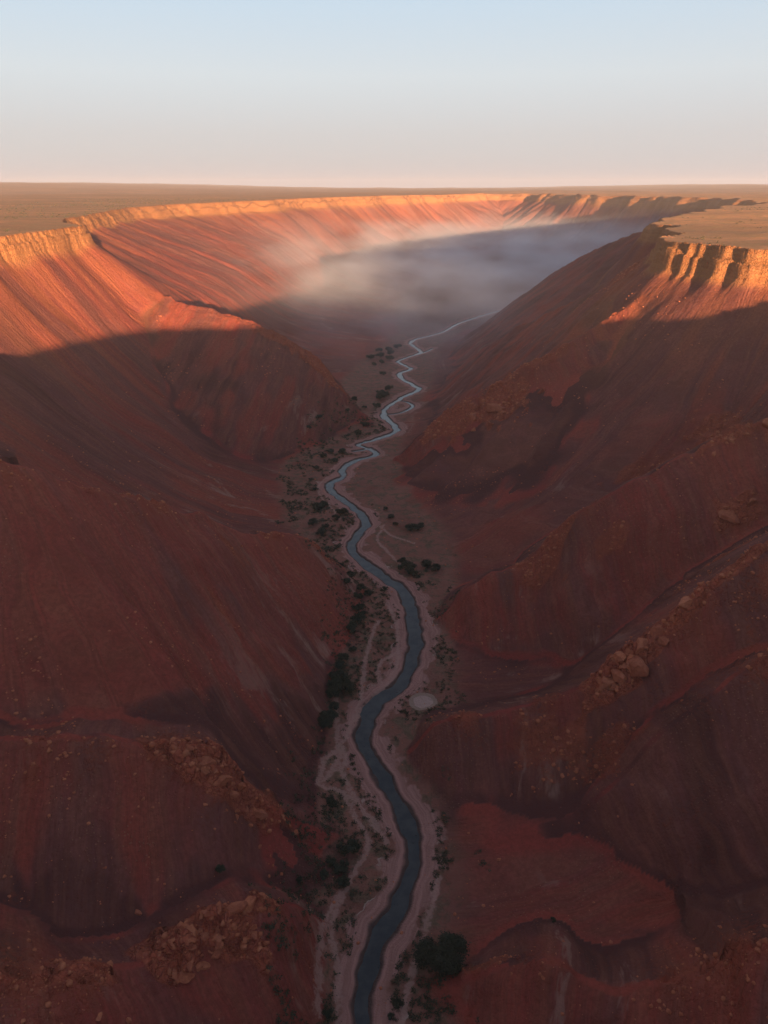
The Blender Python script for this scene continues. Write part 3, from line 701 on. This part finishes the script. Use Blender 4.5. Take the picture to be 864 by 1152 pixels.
RG = [  # (centre, spread, angle, count, size range, label, group)
  ((-44,120.5),(6,2),-.05,13,(.7,1.5),'rounded orange boulder in the left part of the left spur outcrop','boulders of the left spur outcrop, left part'),
  ((-34,119.5),(5,4),-.2,16,(.7,1.7),'orange boulder around the large pale block of the left spur outcrop','boulders of the left spur outcrop, middle'),
  ((-26,125),(4,2.2),0,7,(.5,1.1),'small orange boulder at the foot of the left spur outcrop','boulders at the foot of the left spur'),
  ((-33,88),(6,4),.5,26,(.8,1.8),'orange boulder packed in the nearest left boulder pile','boulders of the nearest left pile'),
  ((-23.5,98.4),(3.6,1.5),.6,8,(.6,1.3),'orange boulder on the crest of the nearest left ridge','boulders on the nearest left ridge crest'),
  ((-42,70),(4,4),0,8,(.6,1.4),'boulder scattered in the bottom left corner','boulders in the bottom left corner'),
  ((63.5,154),(4.5,5),0,34,(.9,2.5),'brown boulder on the nose of the right rocky ridge','boulders on the nose of the right ridge'),
  ((74,156.2),(6,1.8),0,20,(.6,1.5),'orange boulder on the crest of the right rocky ridge','boulders on the crest of the right ridge'),
  ((90,156),(8,1.8),0,12,(.4,1.1),'small boulder high on the right rocky ridge','boulders high on the right ridge'),
  ((50,140),(8,4),.1,16,(.5,1.2),'dark boulder on the rocky slope below the right ridge','boulders on the slope below the right ridge'),
  ((66,78.5),(5,2),.1,10,(.6,1.4),'orange boulder in the bottom right corner','boulders in the bottom right corner'),
  ((118,229),(10,3),0,12,(.7,1.7),'dark boulder on the high right spur at the photo edge','boulders on the high right spur'),
  ((57,224),(6,4),0,8,(.6,1.4),'small boulder halfway down the middle right spur','boulders on the middle right spur'),
  ((24,92.5),(5,.8),-.25,8,(.35,.8),'small orange boulder beside the large round tree','boulders beside the large round tree'),
  ((70,378),(14,9),0,14,(.9,2.0),'brown boulder on the cragged face of the middle right spur','boulders on the cragged middle spur'),
]
rr = random.Random(5)
for (c, sp_, ang, n, (s0, s1), lab, grp) in RG:
    for i in range(n):
        u_, v_ = rr.gauss(0, .55)*sp_[0], rr.gauss(0, .55)*sp_[1]
        x = c[0]+u_*math.cos(ang)-v_*math.sin(ang); y = c[1]+u_*math.sin(ang)+v_*math.cos(ang)
        boulder(x, y, s0+(s1-s0)*rr.random()**1.6, lab, grp, sink=rr.uniform(.3,.75))

# rubble: loose stones below crags and on scree, uncountable
def stone_templates():
    out = []; f0 = None
    for k in range(6):
        bm = bmesh.new(); bmesh.ops.create_icosphere(bm, subdivisions=1, radius=1.0); r = random.Random(k+40)
        pl = [(Vector((r.gauss(0,1), r.gauss(0,1), r.gauss(0,1))).normalized(), r.uniform(.4,.8)) for _ in range(6)]
        V_ = []
        for v in bm.verts:
            for n, d in pl:
                q = v.co.dot(n)-d
                if q > 0: v.co -= n*q
            V_.append((v.co.x*1.2, v.co.y, v.co.z*.75))
        f0 = [tuple(v.index for v in f.verts) for f in bm.faces]; bm.free(); out.append(np.array(V_))
    return out, f0
pts = []
n_ = 260000
yy_ = 66 + 420*rs.rand(n_)**1.3; xx_ = rs.uniform(-150, 175, n_)
ii = np.clip(np.searchsorted(YS, yy_)-1, 0, NY-2); jj = np.clip(np.searchsorted(XS, xx_)-1, 0, NX-2)
rk_, ab_, a_, b_, dv_ = ROCK[ii,jj], H[ii,jj]+149.4, A[ii,jj], B[ii,jj], DV[ii,jj]
tr_ = perlin(a_/7, b_/45, 501)*.8+perlin(a_/2.3, b_/18, 502)*.7+perlin(xx_/45, yy_/45, 503)*.8
p_ = .22*np.minimum(1, rk_*1.3) + np.where(tr_ > .55, .16, .006)*(ab_ > 1) + .02*((ab_ < 1) & (dv_ > 1))
keep = np.nonzero(rs.rand(n_) < p_)[0][:15000]
for k_ in keep:
    s_ = (.09+.36*rs.rand()**3.5)*(1+.9*min(1, rk_[k_]))*(1+.0014*yy_[k_])
    pts.append((xx_[k_], yy_[k_], ground(xx_[k_], yy_[k_])+s_*.05, s_, rs.uniform(0, 6.28), rs.randint(6)))
print('rubble', len(pts))
scatter_mesh('rubble', pts, stone_templates(), ROCKM)


# ------------------------------------------------------------------ air
def box(name, lo, hi, mat):
    V = [(x,y,z) for z in (lo[2],hi[2]) for y in (lo[1],hi[1]) for x in (lo[0],hi[0])]
    Fs = [(0,2,3,1),(4,5,7,6),(0,1,5,4),(2,6,7,3),(0,4,6,2),(1,3,7,5)]
    me = bpy.data.meshes.new(name); me.from_pydata(V, [], Fs); me.materials.append(mat)
    o = bpy.data.objects.new(name, me); COL.objects.link(o); o['kind'] = 'stuff'; return o
t = NT('haze_air'); v = t.n('ShaderNodeVolumePrincipled'); v.inputs['Color'].default_value = (.86,.89,.97,1)
v.inputs['Density'].default_value = 7.5e-5; v.inputs['Anisotropy'].default_value = .1
o = t.n('ShaderNodeOutputMaterial'); t.l(v.outputs[0], o.inputs['Volume'])
box('haze', (-9050,-3050,float(H.min())-1.5), (9050,9550,max(30.0, float(H.max())+4)), t.m)
HAS_MIST = True
if HAS_MIST:
    t = NT('valley_mist'); v = t.n('ShaderNodeVolumePrincipled'); v.inputs['Color'].default_value = (.88,.92,.99,1)
    P = t.pos(); s = t.n('ShaderNodeSeparateXYZ'); t.l(P, s.inputs[0])
    wis = t.n('ShaderNodeTexNoise'); t.l(t.scale(P, (.0042,.0030,.014)), wis.inputs['Vector']); wis.inputs['Scale'].default_value = 1; wis.inputs['Detail'].default_value = 2
    zt = t.math('ADD', s.outputs[2], t.math('MULTIPLY', t.math('SUBTRACT', wis.outputs[0], .5), -95))
    hz = t.ramp(zt, -44, -126)
    yy = t.math('MULTIPLY', t.ramp(s.outputs[1], 440, 980), t.ramp(s.outputs[0], -190, 130, .42, 1))
    w2 = t.n('ShaderNodeTexNoise'); t.l(t.scale(P, (.011,.006,.03)), w2.inputs['Vector']); w2.inputs['Scale'].default_value = 1; w2.inputs['Detail'].default_value = 3
    yy = t.math('MULTIPLY', yy, t.ramp(w2.outputs[0], .38, .60, .12, 1.7))
    yb = t.ramp(s.outputs[1], 2150, 1600)
    d = t.math('MULTIPLY', t.math('MULTIPLY', hz, yy), t.math('MULTIPLY', yb, .0027))
    t.l(d, v.inputs['Density'])
    o = t.n('ShaderNodeOutputMaterial'); t.l(v.outputs[0], o.inputs['Volume'])
    box('valley_mist', (-330,460,-149.9), (700,2150,-28), t.m)

# ------------------------------------------------------------------ sky, sun, camera
w = bpy.data.worlds.new('World'); scn.world = w; w.use_nodes = True
t = NT('', w)
sky = t.n('ShaderNodeTexSky', sky_type='NISHITA'); sky.sun_disc = False
sky.sun_elevation = math.radians(SUN_EL); sky.sun_rotation = math.radians(180-SUN_AZ)
sky.altitude = 600; sky.air_density = 1.0; sky.dust_density = 1.0; sky.ozone_density = 2.0
bg = t.n('ShaderNodeBackground'); bg.inputs['Strength'].default_value = .10
tc = t.n('ShaderNodeTexCoord'); sz = t.n('ShaderNodeSeparateXYZ'); t.l(tc.outputs['Generated'], sz.inputs[0])
rp = t.n('ShaderNodeValToRGB'); t.l(t.math('MAXIMUM', sz.outputs[2], 0), rp.inputs[0])
e = rp.color_ramp.elements
SK = [(0, (2.0,1.86,1.96)), (.06, (2.2,2.1,2.16)), (.12, (2.4,2.5,2.6)), (.22, (1.95,2.45,2.9)), (.42, (1.25,1.5,1.9)), (.6, (.95,1.05,1.4)), (1, (.50,.50,.72))]
e[0].position = 0; e[0].color = (*SK[0][1], 1); e[1].position = 1; e[1].color = (*SK[-1][1], 1)
for p_, c_ in SK[1:-1]:
    q_ = e.new(p_); q_.color = (*c_, 1)
mx = t.mix(t.ramp(sz.outputs[1], -.45, .15, .55, .93), sky.outputs[0], rp.outputs[0])
t.l(mx, bg.inputs[0])
o = t.n('ShaderNodeOutputWorld'); t.l(bg.outputs[0], o.inputs[0])
L = bpy.data.lights.new('sun', 'SUN'); L.energy = 5.0; L.angle = math.radians(.5); L.color = (1, .60, .32)
sun = bpy.data.objects.new('sun', L); COL.objects.link(sun)
az, el = math.radians(SUN_AZ), math.radians(SUN_EL)
sd = Vector((math.sin(az)*math.cos(el), -math.cos(az)*math.cos(el), math.sin(el)))
sun.rotation_euler = sd.to_track_quat('Z', 'Y').to_euler()
cam = bpy.data.cameras.new('camera'); co = bpy.data.objects.new('camera', cam); COL.objects.link(co)
cam.sensor_fit = 'VERTICAL'; cam.sensor_height = 36; cam.lens = 36*800/1152; cam.clip_end = 60000; cam.clip_start = .5
co.location = (0, 0, 0); co.rotation_euler = (math.radians(90)-math.atan(366/800), 0, 0)
scn.camera = co
scn.view_settings.view_transform = 'Standard'; scn.view_settings.look = 'None'
scn.view_settings.exposure = 1.55; scn.view_settings.gamma = 1
scn.cycles.use_denoising = True
scn.cycles.max_bounces = 5; scn.cycles.diffuse_bounces = 2; scn.cycles.volume_bounces = 2
scn.cycles.volume_step_rate = 6; scn.cycles.volume_max_steps = 48
